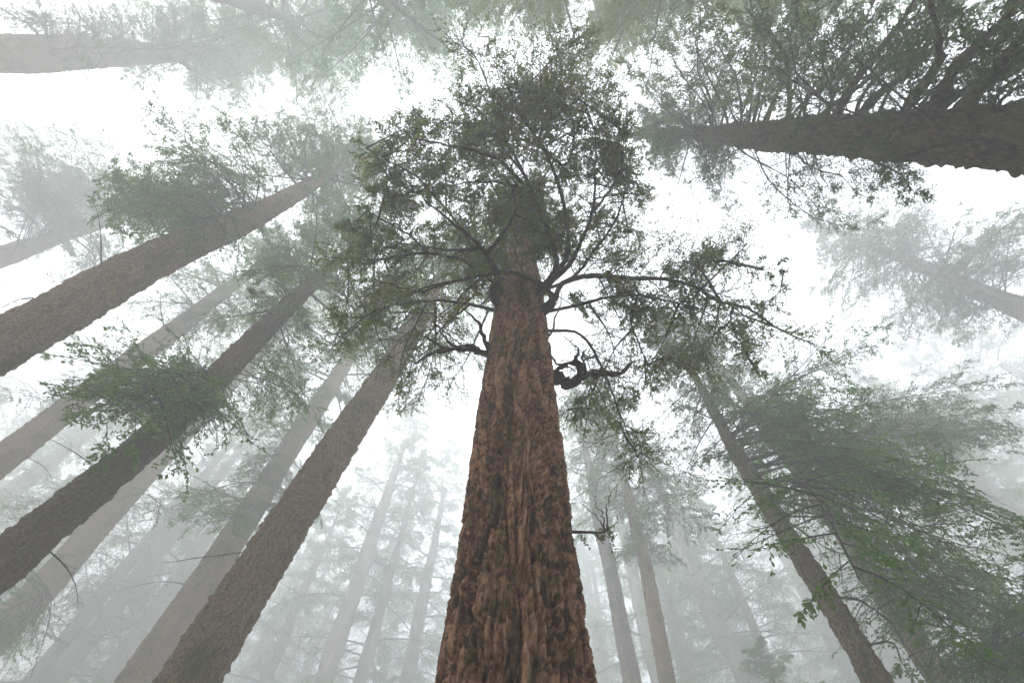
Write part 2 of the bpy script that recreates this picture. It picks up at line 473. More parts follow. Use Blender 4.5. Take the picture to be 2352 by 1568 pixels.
# ------------------------------------------------------------------ bough library, shared by copies
LIB = {}
def lib(style, leafmat):
    key = (style, leafmat.name)
    if key in LIB: return LIB[key]
    out = []
    for q in range(5):
        r = np.random.default_rng(q*17+len(style))
        L = 6.0 if style.startswith('long') else 3.0
        s = np.linspace(0, 1, 9)
        b = r.normal(0, .10, 3)
        P = np.stack([s*L, b[0]*L*s*s + .05*np.sin(s*5+q)*L*.4, (.10*np.sin(s*2.4)-.13*s*s + .04*b[1]*s)*L], -1)
        if style == 'spruce': w, l = bough(P, r, .026, 15, 9, 8, .058, .016, .54, .27, .3, .24, leafprob=.95, t0=.22, ang=58)
        elif style == 'thin': w, l = bough(P, r, .024, 16, 6, 5, .065, .016, .38, .36, .6, .14, leafprob=.7)
        elif style == 'long_spruce': w, l = bough(P, r, .036, 22, 12, 8, .060, .016, .36, .26, .32, .24, leafprob=.95, t0=.3, ang=58)
        elif style == 'long_thin': w, l = bough(P, r, .035, 28, 9, 5, .068, .017, .27, .32, .6, .16, leafprob=.75, t0=.3)
        elif style == 'dead': w, l = bough(P, r, .035, 13, 4, 0, f1=.3, flat=.9, droop=.05, knob=.12)
        WV, WF, _ = w.arrays()
        wm = mesh_from("branch", WV, WF, [M_WOOD])
        lm = None
        if l.v:
            LV, LF, _ = l.arrays(); lm = mesh_from("foliage", LV, LF, [leafmat])
        out.append((wm, lm))
    LIB[key] = out
    return out

def place_bough(T, base, tip, style, leafmat, r, name="branch"):
    L = np.linalg.norm(tip-base)
    if L < .25: return
    X = (tip-base)/L; up = np.array([0, 0, 1.0]) + r.normal(0, .25, 3)
    Yv = nrm(np.cross(up, X)); Zv = np.cross(X, Yv)
    if L > 4.2 and style != 'dead': style = 'long_'+style
    wm, lm = lib(style, leafmat)[int(r.integers(0, 5))]
    s = L/(6.0 if style.startswith('long') else 3.0); sy = s*r.uniform(.85, 1.15)
    if r.random() < .5: Yf = -1
    else: Yf = 1
    Mx = Matrix([[X[i]*s, Yv[i]*sy*Yf, Zv[i]*s, 0] for i in range(3)] + [[0, 0, 0, 1]])
    Mx.translation = Vector(base - T.base)
    w = link(name, wm, T.root); w.matrix_local = Mx
    if lm is not None: link("foliage", lm, w)

def ray_at(px, py, base, k):
    return CAM + ray(px, py)*np.linalg.norm(base-CAM)*k

def mass(T, attach, cen, rad, n, style='spruce', leaf=None, k=1.0, kj=.1, dens=.5):
    """n boughs from the trunk near the attach point into a patch of air"""
    r = T.rng
    leaf = leaf or L_DARK
    n = max(2, int(n*dens))
    for i in range(n):
        f = r.random()
        ax = attach[0]+(attach[2]-attach[0])*f; ay = attach[1]+(attach[3]-attach[1])*f
        b = on_trunk(T, ax, ay)
        a = r.uniform(0, 2*math.pi); q = math.sqrt(r.uniform(0, 1))
        tip = ray_at(cen[0]+rad[0]*q*math.cos(a), cen[1]+rad[1]*q*math.sin(a), b, k+r.normal(0, kj))
        place_bough(T, b, tip, style, leaf, r)

# crowns: a few variants, each one mesh of limbs and foliage, shared by the trees that fade in the fog
CROWN = {}
def crown_mesh(variant, leafmat):
    key = (variant, leafmat.name)
    if key in CROWN: return CROWN[key]
    r = np.random.default_rng(900+variant)
    Hc, Lm = 16.0, 4.2
    wood, leaf = Geo(), Geo()
    n = 64
    for i in range(n):
        f = (i+r.random()*.8)/n
        z = Hc*f**.9
        L = Lm*((1-f)**.75*.95+.12)*r.uniform(.55, 1.15)
        if i < 10: L *= r.uniform(.4, .9)
        a = i*2.399+r.normal(0, .5)
        el = -.1+.55*f+r.normal(0, .12)
        s = np.linspace(0, 1, 8)[:, None]
        d = np.array([math.cos(a)*math.cos(el), math.sin(a)*math.cos(el), math.sin(el)])
        P = np.array([0, 0, z]) + d*L*s + np.array([0, 0, -1.0])*s*s*L*.18 + r.normal(0, .07, 3)*L*s*s
        bough(P, r, .03+.008*L, 17, 7, 5, .085, .023, .42, .46, .6, .2, wood=wood, leaf=leaf, sides=5)
    WV, WF, _ = wood.arrays(); LV, LF, _ = leaf.arrays()
    V = np.concatenate([WV, LV]); F = np.concatenate([WF, LF+len(WV)])
    mi = np.concatenate([np.zeros(len(WF)), np.ones(len(LF))])
    CROWN[key] = mesh_from("crown", V, F, [M_WOOD, leafmat], mi)
    return CROWN[key]

def crown(T, z0, width=1.0, leaf=None, variant=None):
    """a crown from height z0 to just above the top"""
    r = T.rng
    v = int(r.integers(0, 4)) if variant is None else variant
    me = crown_mesh(v, leaf or L_GREEN)
    b = at_z(T, z0); t = at_z(T, T.H-.5)
    Z = (t-b); h = np.linalg.norm(Z); Z = Z/h
    a = r.uniform(0, 6.28); X = nrm(np.cross(np.array([math.sin(a), -math.cos(a), 0]), Z)); Yv = np.cross(Z, X)
    sx = width; sz = (h+1)/16.0
    Mx = Matrix([[X[i]*sx, Yv[i]*sx, Z[i]*sz, 0] for i in range(3)] + [[0, 0, 0, 1]])
    Mx.translation = Vector(b-T.base)
    o = link("crown", me, T.root); o.matrix_local = Mx
    return o

# ================================================================== the great tree in the middle
G = .68
rows = np.unique(np.concatenate([np.linspace(-.4, 2.2, 110), np.linspace(2.2, 5.5, 420), np.linspace(5.5, 11, 420), np.linspace(11, 16.2, 100)]))
T0 = make_tree("conifer_tree", "huge old tree in the middle with thick furrowed red-brown bark and a spreading leafy crown",
               [(1185, 1568), (1189, 1000), (1194, 700)], 346, 1.24*G, 16.2, M_MAIN, taper=.25, nseg=640, rows=rows, kind='plates', seed=1)
r0 = np.random.default_rng(5)
LIMBPTS = []

def limb(T, pts, r0_, k1, sub=(), n1=0, name="branch", leaf=None, label=None, knob=.1, kmid=None, K=26, lf=.048, lw=.017, store=True, f1=.32, n2=8, n3=7, start=None, wood_mat=None, gn=.05):
    """a limb traced through picture points; k1 is the tip's distance from the eye over the base's"""
    g = G if T is T0 else 1.0; r0_ = r0_*g; lf *= g; lw *= g;  gn = gn*g; sub = [(a_[0], a_[1], a_[2]*g, a_[3]) for a_ in sub]
    r = T.rng
    b = on_trunk(T, *pts[0]) if start is None else np.array(start)
    n = len(pts)
    P = [b]
    for i in range(1, n):
        f = i/(n-1)
        k = 1+(k1-1)*f
        P.append(ray_at(pts[i][0], pts[i][1], b, k))
    P = resample(P, K)
    P[2:] += np.cumsum(r.normal(0, gn, (K-2, 3)), 0)*.25*np.linspace(.4, 1, K-2)[:, None]
    w, l = Geo(), Geo()
    bough(P, r, r0_, n1, n2, n3, lf, lw, f1, .34, .9, .12, t0=.25, wood=w, leaf=l, ang=50, knob=knob, sides=8)
    for s in sub:                                   # side limbs: (start fraction, points, radius, tip distance factor)
        j = int(s[0]*(K-1)); kb = np.linalg.norm(P[j]-CAM)/np.linalg.norm(b-CAM)
        Q = [P[j]] + [ray_at(q[0], q[1], b, kb+(s[3]-kb)*(a+1)/len(s[1])) for a, q in enumerate(s[1])]
        Q = resample(Q, 16); Q[2:] += r.normal(0, .012*g, (14, 3))
        bough(Q, r, s[2], n1//2, n2, n3, lf, lw, f1, .34, .9, .12, t0=.2, wood=w, leaf=l, ang=50, knob=knob, sides=6)
        if store: LIMBPTS.append(Q)
    if store: LIMBPTS.append(P)
    WV, WF, _ = w.arrays()
    bo = link(name, mesh_from(name, WV-T.base, WF, [wood_mat or M_WOOD], smooth=True), T.root, label=label)
    if l.v:
        LV, LF, _ = l.arrays()
        link("foliage", mesh_from("foliage", LV-T.base, LF, [leaf or L_MAIN]), bo)
    return bo, P

# dead limbs low on the trunk
limb(T0, [(1118, 820), (1108, 812), (1085, 803), (1050, 806), (1010, 815), (978, 826), (950, 846)], .12, .98, label="dead bare forked limb stretching left", knob=.16, store=False,
     sub=[(.12, [(1110, 775), (1100, 745), (1078, 722), (1060, 708)], .06, .97), (.45, [(1035, 788), (1012, 760), (1000, 742)], .04, .97),
          (.62, [(993, 785), (978, 771), (963, 764)], .04, .97)])
limb(T0, [(1255, 845), (1275, 868), (1305, 883), (1335, 868), (1370, 862), (1410, 866), (1437, 850)], .155, .96, label="dead knobbly limb curling up at its end", knob=.18, store=False,
     sub=[(.93, [(1446, 838), (1452, 818)], .04, .96), (.5, [(1332, 838), (1308, 832), (1284, 838), (1266, 815), (1260, 785)], .07, .97),
          (.55, [(1322, 828), (1330, 808), (1322, 790)], .055, .96), (.58, [(1338, 815), (1350, 800)], .04, .96), (.2, [(1280, 850), (1300, 842), (1322, 850)], .06, .95)])
limb(T0, [(1240, 800), (1262, 770), (1272, 735), (1285, 700), (1280, 670)], .035, 1.0, label="thin bare twig arching up beside the trunk", knob=.1, store=False)
# living limbs (picture points, base radius, tip distance, foliage)
LV0 = [
 ([(1142, 740), (1136, 690), (1141, 640), (1128, 602), (1106, 572), (1078, 540), (1035, 500), (980, 462)], .13, .98, 14, [(.55, [(1135, 565), (1160, 530), (1180, 495), (1184, 455), (1165, 400)], .06, .97), (.6, [(1060, 575), (1000, 572), (930, 560), (860, 575)], .05, .98)]),
 ([(1245, 745), (1262, 710), (1268, 680), (1240, 652), (1195, 638), (1145, 634), (1085, 650), (1030, 668), (985, 690), (930, 730)], .10, .95, 12, [(.6, [(1050, 690), (1040, 740)], .03, .95), (.75, [(960, 670), (890, 650), (820, 650)], .035, .94)]),
 ([(1248, 735), (1268, 690), (1290, 645), (1350, 627), (1420, 631), (1500, 635), (1580, 645), (1640, 676), (1720, 692), (1790, 735), (1868, 765)], .10, 1.05, 18, [(.72, [(1612, 612), (1665, 600), (1740, 618), (1800, 620)], .035, 1.05), (.78, [(1680, 740), (1710, 800), (1745, 860)], .03, 1.04)]),
 ([(1250, 720), (1272, 640), (1271, 565), (1250, 497), (1203, 414), (1149, 360), (1077, 335), (1020, 320), (960, 311)], .10, .95, 16, [(.5, [(1150, 420), (1080, 420), (1000, 430)], .04, .95)]),
 ([(1252, 710), (1276, 620), (1262, 540), (1246, 486), (1232, 443), (1203, 378), (1167, 317), (1130, 298), (1090, 300)], .085, 1.0, 14, [(.5, [(1200, 400), (1150, 330), (1120, 250)], .04, 1.0)]),
 ([(1255, 700), (1290, 610), (1304, 540), (1290, 450), (1254, 353), (1225, 317), (1189, 270), (1160, 210)], .085, 1.02, 16, [(.6, [(1300, 380), (1320, 300), (1300, 230)], .04, 1.02)]),
 ([(1256, 700), (1300, 620), (1330, 560), (1360, 480), (1372, 400), (1375, 320), (1350, 240)], .08, 1.0, 14, [(.5, [(1400, 440), (1430, 370), (1425, 300)], .04, 1.0)]),
 ([(1258, 690), (1310, 640), (1360, 590), (1420, 520), (1450, 440), (1455, 350)], .07, 1.0, 14, []),
 ([(1150, 700), (1120, 640), (1060, 600), (980, 590), (890, 600), (800, 600), (745, 590)], .07, .97, 16, [(.5, [(940, 540), (870, 500), (830, 470)], .04, .97)]),
 ([(1150, 680), (1110, 600), (1050, 520), (980, 440), (900, 380), (840, 330)], .07, .96, 14, [(.6, [(900, 450), (850, 430)], .03, .96)]),
 ([(1148, 730), (1080, 700), (1000, 690), (920, 700), (850, 730), (780, 800)], .06, .96, 14, [(.4, [(1000, 740), (960, 800), (930, 880)], .03, .96)]),
 ([(1256, 730), (1330, 700), (1420, 680), (1520, 690), (1620, 720), (1700, 780)], .06, .97, 14, [(.5, [(1450, 740), (1480, 820), (1500, 900)], .035, .97)]),
 ([(1258, 760), (1320, 760), (1370, 810), (1400, 880), (1430, 960), (1450, 1030)], .05, .92, 14, [(.5, [(1350, 900), (1330, 960)], .03, .92)]),
 ([(1200, 600), (1180, 520), (1130, 420), (1080, 300), (1060, 220)], .06, 1.05, 14, []),
 ([(1205, 560), (1230, 440), (1300, 330), (1360, 200), (1380, 140)], .06, 1.08, 14, []),
 ([(1200, 620), (1250, 560), (1380, 500), (1480, 540), (1540, 560)], .05, 1.1, 14, []),
]
for pts, rr, k1, n1, sub in LV0:
    limb(T0, pts, rr*.85, k1, sub, n1=n1, knob=.09, gn=.085)
# leafy side boughs hanging from those limbs: (centre x, y, radius x, y, how many, tip distance)
PATCH = [(1320, 210, 115, 80, 10, 1.0), (1190, 240, 120, 80, 8, 1.02), (1040, 260, 110, 70, 9, 1.0), (1110, 340, 90, 60, 5, 1.0), (910, 320, 80, 60, 6, 1.0), (1400, 300, 60, 80, 8, 1.0),
         (960, 430, 110, 80, 11, .97), (860, 530, 90, 60, 5, .97), (1100, 430, 90, 90, 9, .98), (1230, 400, 90, 110, 9, 1.0), (1370, 450, 80, 80, 9, 1.0),
         (1450, 560, 60, 80, 6, 1.0), (790, 600, 70, 40, 3, .97), (800, 740, 50, 70, 4, .96), (930, 640, 100, 60, 5, .97), (870, 700, 70, 60, 3, .96),
         (960, 880, 50, 60, 6, .96), (1060, 560, 90, 60, 8, .98), (1480, 750, 60, 60, 6, .97), (1560, 620, 60, 60, 5, 1.0), (1640, 620, 60, 50, 5, 1.04),
         (1720, 740, 90, 60, 4, 1.03), (1620, 820, 100, 70, 5, 1.0), (1540, 780, 70, 70, 3, 1.0), (1330, 950, 40, 60, 3, 1.0), (1430, 980, 60, 90, 4, 1.02),
         (1400, 900, 60, 50, 2, 1.0), (1380, 700, 70, 50, 5, .97), (1195, 520, 90, 70, 12, .88), (1260, 560, 60, 40, 6, .88), (1120, 640, 80, 30, 6, .93), (1150, 300, 120, 90, 5, .95), (1300, 330, 90, 90, 5, .95), (1480, 420, 40, 60, 3, 1.05), (1130, 120, 110, 60, 5, 1.15), (1270, 100, 100, 60, 5, 1.15)]
ALLP = np.concatenate(LIMBPTS)
for cx_, cy_, rx, ry, n, k in PATCH:
    w, l = Geo(), Geo()
    r = T0.rng
    for i in range(n):
        a = r.uniform(0, 6.28); q = math.sqrt(r.uniform(0.05, 1))
        tip = ray_at(cx_+rx*q*math.cos(a), cy_+ry*q*math.sin(a), on_trunk(T0, 1194, 680), k+.05+r.normal(0, .05))
        dd = np.linalg.norm(ALLP-tip, axis=1) + r.uniform(0, .35)
        cand = np.argsort(dd)[:40]; b = ALLP[cand[int(r.integers(0, 40))]]
        L = np.linalg.norm(tip-b)
        if L < .45:
            tip = b + nrm(tip-b+r.normal(0, .2, 3))*.65; L = .65
        mid = (b+tip)/2 + r.normal(0, .12, 3)*L + np.array([0, 0, .08*L])
        P = resample([b, mid, tip], 9)
        bough(P, r, .007+.006*L, int(8+5.5*L), 8, 5, .031, .012, .44, .44, 1.0, .15, t0=.15, wood=w, leaf=l, ang=52, sides=5, knob=.05, leafprob=.85)
    WV, WF, _ = w.arrays(); LV, LF, _ = l.arrays()
    bo = link("branch", mesh_from("branch", WV-T0.base, WF, [M_WOOD]), T0.root)
    link("foliage", mesh_from("foliage", LV-T0.base, LF, [L_MAIN]), bo)
crown(T0, 11.0, .5, L_MAIN, 0)
# moss-hung dead stub low on its right side
bo, P = limb(T0, [(1300, 1218), (1335, 1222), (1385, 1218), (1400, 1205), (1415, 1190), (1428, 1165)], .022, 1.25, label="thin dead branch hung with moss", n1=0, store=False,
     sub=[(.45, [(1385, 1185), (1368, 1160), (1362, 1130)], .012, 1.25), (.55, [(1392, 1170), (1400, 1140), (1398, 1110)], .012, 1.25), (.5, [(1375, 1190), (1345, 1165), (1330, 1150)], .01, 1.2), (.6, [(1405, 1235), (1408, 1250)], .01, 1.25)])
w = Geo(); l = Geo()
Q = P[4:18][:, None, :] + np.linspace(0, 1, 4)[None, :, None]*np.array([0, 0, -.16])*T0.rng.uniform(.2, 1.2, (14, 1, 1)) + T0.rng.normal(0, .02, (14, 4, 3))
V, F = leaves(Q, 20, 0, .026, .007, T0.rng, 70, 1.0); l.add(V, F); LV_, LF_, _ = l.arrays()
link("hanging_moss", mesh_from("hanging_moss", LV_-T0.base, LF_, [L_MOSS]), bo)

# ================================================================== dark mossy trunk along the upper right
T1 = make_tree("conifer_tree", "dark mossy trunk crossing the upper right corner, thick mossy limbs along its upper side",
               [(2352, 315), (1800, 312), (1560, 306)], 136, .56, 19.5, M_MOSSY, taper=.15, nseg=110, amp=.04, seed=2)
LV1 = [
 ([(1812, 300), (1812, 240), (1806, 170), (1798, 110), (1770, 50), (1720, 0)], .06, .85, 10),
 ([(1905, 290), (1935, 230), (1985, 150), (2030, 90), (2075, 20), (2100, -60)], .09, .85, 14),
 ([(1940, 290), (2010, 225), (2070, 180), (2120, 130), (2150, 60), (2170, -40)], .09, .9, 14),
 ([(2060, 290), (2090, 245), (2130, 190), (2150, 130), (2140, 60), (2120, -60)], .09, .8, 14),
 ([(2080, 290), (2140, 240), (2230, 200), (2310, 160), (2400, 90), (2480, 20)], .10, .9, 14),
 ([(2130, 285), (2180, 180), (2230, 120), (2300, 60), (2360, -10)], .10, .8, 14),
 ([(2195, 275), (2240, 215), (2290, 180), (2350, 110), (2430, 30)], .11, .85, 10),
 ([(2270, 270), (2330, 245), (2400, 225), (2500, 200)], .12, .9, 6),
 ([(1860, 292), (1900, 255), (1950, 220), (2030, 165), (2110, 110), (2200, 60)], .06, .95, 12),
 ([(1745, 300), (1770, 240), (1800, 190), (1850, 110), (1900, 30)], .045, .9, 12),
 ([(1700, 300), (1702, 240), (1690, 180), (1660, 130), (1640, 40)], .04, .9, 12),
 ([(1680, 300), (1660, 240), (1625, 170), (1600, 100), (1590, 10)], .04, .92, 12),
 ([(1640, 300), (1620, 250), (1580, 190), (1540, 120), (1520, 40)], .035, .95, 12),
 ([(1720, 300), (1745, 230), (1760, 150), (1750, 80), (1740, -20)], .045, .85, 12),
 ([(1780, 300), (1850, 230), (1930, 160), (1990, 100), (2050, 60)], .045, .95, 12),
 ([(1600, 300), (1560, 250), (1500, 200), (1450, 160)], .03, .98, 10),
 ([(1660, 310), (1720, 360), (1800, 410), (1860, 470), (1910, 530)], .03, 1.0, 12),
 ([(1800, 345), (1850, 375), (1930, 410), (1990, 455)], .028, 1.0, 9),
 ([(1960, 350), (2010, 370), (2070, 400), (2120, 450)], .03, 1.0, 14),
 ([(1720, 340), (1760, 400), (1820, 460), (1880, 500), (1990, 520)], .025, 1.0, 12),
 ([(1600, 320), (1620, 380), (1660, 440), (1690, 480)], .025, 1.0, 10),
 ([(1560, 320), (1540, 370), (1580, 420)], .02, 1.0, 8),
]
rx_ = np.random.default_rng(77)
for q_ in range(26):                                  # finer limbs between the big ones
    x_ = 1560 + 700*(q_+rx_.random())/26; f_ = (x_-1560)/700
    dx = (40+330*f_)*rx_.uniform(.5, 1.4)+rx_.normal(0, 35); dy = -rx_.uniform(210, 330)
    p_ = [(x_, 298), (x_+dx*.22+rx_.normal(0, 8), 298+dy*.27), (x_+dx*.5+rx_.normal(0, 14), 298+dy*.52), (x_+dx*.8+rx_.normal(0, 20), 298+dy*.8), (x_+dx, 298+dy)]
    LV1.append((p_, rx_.uniform(.018, .042), rx_.uniform(.82, 1.0), 8))
for i, (pts, rr, k1, n1) in enumerate(LV1):
    lowside = pts[-1][1] > 330 and pts[0][1] > 295
    limb(T1, pts, rr*.92, k1, n1=n1, knob=.16, lf=.05, lw=.0105, leaf=L_DARK, wood_mat=M_MOSSY if not lowside else None, store=False, n2=8, n3=6, f1=.36 if not lowside else .36)
mass(T1, (1560, 306, 2250, 300), (1900, 80), (420, 110), 24, 'thin', L_DARK, 1.1)
mass(T1, (1560, 306, 2000, 300), (1750, 60), (200, 90), 12, 'spruce', L_MAIN, 1.1)
mass(T1, (1500, 306, 1700, 306), (1560, 130), (150, 110), 12, 'spruce', L_MAIN, 1.0)
mass(T1, (2000, 306, 2340, 300), (2330, 60), (120, 70), 6, 'thin', L_DARK, .9)
mass(T1, (1600, 320, 1760, 325), (1640, 420), (70, 60), 16, 'thin', L_DARK, 1.05)
mass(T1, (1700, 320, 1900, 335), (1850, 460), (90, 60), 16, 'thin', L_DARK, 1.0)
mass(T1, (1900, 320, 2100, 340), (2060, 430), (70, 40), 10, 'spruce', L_DARK, 1.0)
mass(T1, (1540, 310, 1620, 320), (1540, 370), (60, 60), 10, 'thin', L_DARK, 1.1)
crown(T1, 14.2, .5, L_DARK, 1)

# ================================================================== hazy trunk across the top left
T2 = make_tree("conifer_tree", "pale fog-veiled trunk running almost level across the upper left corner",
               [(0, 125), (600, 118)], 80, 1.3, 42, M_BROWN, taper=.1, seed=3)
for p in ([(110, 95), (105, 50), (85, 0)], [(115, 95), (70, 60), (0, 20), (-60, -20)], [(240, 100), (200, 60), (150, 10)], [(290, 100), (280, 50), (300, 0)]):
    limb(T2, p, .07, .95, n1=8, store=False, leaf=L_DARK, wood_mat=M_GREY)
mass(T2, (60, 125, 600, 118), (330, 40), (380, 55), 60, 'spruce', L_DARK, .95)
mass(T2, (300, 125, 600, 118), (600, 60), (150, 80), 16, 'spruce', L_DARK, 1.0)
mass(T2, (250, 125, 600, 118), (470, 180), (130, 30), 8, 'thin', L_DARK, 1.0)
mass(T2, (600, 118, 900, 150), (750, 200), (110, 90), 26, 'spruce', L_GREEN, 1.0)
mass(T2, (600, 118, 900, 150), (860, 90), (80, 70), 14, 'spruce', L_GREEN, 1.0)
crown(T2, 30, 1.3, L_GREEN, 2)

# ================================================================== long trunk from the left edge
T3 = make_tree("conifer_tree", "broad brown trunk slanting up from the left edge behind a bushy green bough",
               [(0, 795), (380, 585), (620, 478), (780, 385)], 108, .75, 28, M_BROWN, taper=.12, nseg=128, amp=.034, seed=4)
limb(T3, [(105, 720), (85, 700), (60, 683), (20, 683), (-20, 695)], .03, .97, label="bare bent branch stub", store=False)
limb(T3, [(362, 590), (358, 570), (352, 535)], .03, 1.0, label="bare snapped stub", store=False)
for p in ([(700, 430), (690, 405), (660, 395), (640, 370), (620, 330)], [(735, 405), (725, 370), (712, 340)], [(770, 390), (765, 350), (775, 320), (790, 310)], [(790, 380), (790, 345), (820, 320)]):
    limb(T3, p, .05, 1.0, n1=5, store=False, leaf=L_DARK)
mass(T3, (470, 550, 640, 470), (390, 430), (150, 80), 30, 'spruce', L_GREEN, .95, .08, .9)
mass(T3, (540, 510, 600, 490), (280, 440), (60, 50), 10, 'spruce', L_GREEN, .93)
mass(T3, (560, 505, 620, 480), (430, 320), (110, 50), 12, 'spruce', L_GREEN, .95)
mass(T3, (500, 530, 600, 490), (380, 230), (40, 40), 4, 'thin', L_GREEN, .98)
mass(T3, (560, 505, 640, 480), (560, 290), (60, 50), 7, 'thin', L_GREEN, .98)
mass(T3, (480, 530, 560, 510), (330, 560), (60, 30), 6, 'thin', L_GREEN, .96)
mass(T3, (600, 480, 640, 470), (640, 520), (20, 25), 3, 'thin', L_GREEN, .97)
mass(T3, (780, 390, 900, 320), (680, 230), (90, 70), 12, 'spruce', L_GREEN, 1.0)
crown(T3, 19.5, 1.0, L_GREEN, 3)

# ================================================================== other trunks on the left
T4 = make_tree("conifer_tree", "faint grey trunk low under the hazy boughs at the upper left edge",
               [(0, 590), (240, 510)], 46, .98, 38, M_BROWN, seed=5)
mass(T4, (20, 580, 330, 480), (140, 390), (160, 120), 66, 'spruce', L_DARK, .98)
mass(T4, (0, 590, 240, 510), (60, 320), (70, 60), 16, 'thin', L_DARK, .98)
mass(T4, (0, 590, 240, 510), (20, 460), (80, 80), 20, 'spruce', L_DARK, .98)
mass(T4, (100, 560, 330, 480), (230, 620), (90, 40), 6, 'thin', L_DARK, 1.0)
crown(T4, 25, 1.1, L_GREEN)
T5 = make_tree("conifer_tree", "slim brown trunk between two broader ones at the left edge, behind a green bough",
               [(0, 1057), (170, 930), (500, 680)], 63, .82, 36, M_BROWN, seed=6)
mass(T5, (250, 870, 560, 640), (320, 760), (150, 60), 18, 'thin', L_DARK, .97)
mass(T5, (350, 790, 560, 640), (560, 720), (130, 60), 14, 'thin', L_DARK, .97)
mass(T5, (100, 980, 300, 830), (110, 900), (90, 40), 10, 'spruce', L_DARK, 1.0)
for p in ([(380, 770), (370, 710), (362, 660)], [(460, 700), (450, 660), (430, 620)], [(510, 670), (500, 630), (480, 590)], [(545, 650), (530, 610), (520, 575)]):
    limb(T5, p, .04, 1.0, n1=4, store=False, leaf=L_DARK)
crown(T5, 21, 1.0, L_GREEN)
T6 = make_tree("conifer_tree", "dark straight trunk rising from the lower left edge through a dense green bough",
               [(0, 1295), (400, 965), (700, 668)], 101, .56, 23, M_DARK, taper=.1, nseg=110, amp=.03, seed=7)
mass(T6, (400, 965, 520, 850), (320, 890), (150, 50), 24, 'spruce', L_GREEN, .88, .08, .8)
mass(T6, (440, 900, 470, 880), (230, 910), (60, 35), 8, 'spruce', L_GREEN, .88)
mass(T6, (440, 920, 470, 900), (480, 1010), (60, 60), 13, 'thin', L_GREEN, .88)
mass(T6, (430, 930, 500, 870), (410, 880), (90, 50), 12, 'spruce', L_GREEN, .86)
mass(T6, (500, 860, 640, 730), (620, 830), (100, 70), 16, 'thin', L_DARK, .98)
mass(T6, (500, 870, 580, 800), (680, 930), (70, 60), 12, 'spruce', L_GREEN, 1.0)
for p in ([(660, 700), (640, 660), (600, 640), (560, 625)], [(670, 700), (660, 665), (630, 620)]):
    limb(T6, p, .03, 1.0, n1=3, store=False, leaf=L_DARK)
mass(T6, (680, 690, 760, 610), (620, 580), (90, 50), 14, 'spruce', L_GREEN, 1.0)
crown(T6, 12.3, .7, L_GREEN)
T7 = make_tree("conifer_tree", "pale brown trunk leaning close beneath the dark straight one at the lower left",
               [(0, 1450), (150, 1295), (400, 1012)], 74, 1.1, 42, M_BROWN, taper=.1, seed=8)
mass(T7, (-60, 1500, 120, 1330), (40, 1430), (50, 90), 9, 'spruce', L_GREEN, .85)
mass(T7, (260, 1170, 400, 1010), (330, 1160), (60, 60), 6, 'thin', L_DARK, 1.0)
mass(T7, (220, 1220, 300, 1120), (70, 1150), (100, 60), 14, 'thin', L_DARK, 1.0)
crown(T7, 25, 1.2, L_GREEN)
T8 = make_tree("conifer_tree", "hazy grey-brown trunk just left of the big slanting textured one at the bottom",
               [(316, 1568), (590, 1150), (720, 945)], 82, 1.02, 40, M_BROWN, taper=.1, seed=9)
mass(T8, (500, 1290, 620, 1110), (450, 1170), (90, 50), 14, 'spruce', L_GREEN, .92)
mass(T8, (560, 1200, 680, 1000), (590, 1090), (80, 60), 14, 'spruce', L_DARK, .95)
mass(T8, (560, 1200, 680, 1000), (700, 1160), (70, 50), 10, 'spruce', L_DARK, 1.0)
mass(T8, (640, 1070, 720, 950), (640, 960), (70, 60), 12, 'spruce', L_GREEN, 1.0)
crown(T8, 19, 1.2, L_GREEN)
T8b = make_tree("conifer_tree", "very pale thin trunk glimpsed in the gap beside the big textured one",
               [(392, 1568), (620, 1180)], 30, 1.0, 42, M_GREY, seed=10)
crown(T8b, 24, 1.2, L_GREEN)
T9 = make_tree("conifer_tree", "big textured golden-brown trunk slanting up from the bottom left of the great tree",
               [(430, 1568), (640, 1235), (890, 860)], 124, .74, 30, M_BROWN, taper=.12, nseg=140, amp=.04, seed=11)
mass(T9, (900, 840, 980, 730), (900, 900), (60, 60), 5, 'thin', L_DARK, 1.1)
crown(T9, 15.6, 1.0, L_GREEN)

# ================================================================== right side
T12 = make_tree("conifer_tree", "pale slim trunk just right of the great tree, its lower part clear of branches",
               [(1452, 1568), (1405, 1330), (1372, 1170), (1350, 1060)], 40, .72, 34, M_GREY, seed=12)
crown(T12, 20, .9, L_GREEN)
T13 = make_tree("conifer_tree", "slim brown trunk standing alone second to the right of the great tree",
               [(1532, 1568), (1491, 1328), (1426, 1075)], 36, .55, 30, M_BROWN, seed=13)
mass(T13, (1430, 1090, 1400, 950), (1540, 1080), (110, 90), 18, 'spruce', L_DARK, 1.0)
mass(T13, (1450, 1180, 1420, 1060), (1600, 1180), (70, 80), 14, 'spruce', L_DARK, 1.0)
mass(T13, (1430, 1080, 1400, 950), (1380, 1000), (80, 70), 8, 'spruce', L_DARK, 1.0)
for p in ([(1497, 1370), (1520, 1378), (1560, 1382)], [(1480, 1270), (1500, 1280), (1530, 1270)]):
    limb(T13, p, .012, 1.0, store=False, K=10)
crown(T13, 15, .9, L_DARK)
T14 = make_tree("conifer_tree", "curving mossy brown trunk at the lower right with dark boughs reaching right",
               [(2015, 1568), (1926, 1400), (1829, 1263), (1739, 1112), (1678, 1020), (1624, 916)], 56, .38, 18.5, M_BROWN, taper=.3, nseg=96, amp=.03, seed=14)
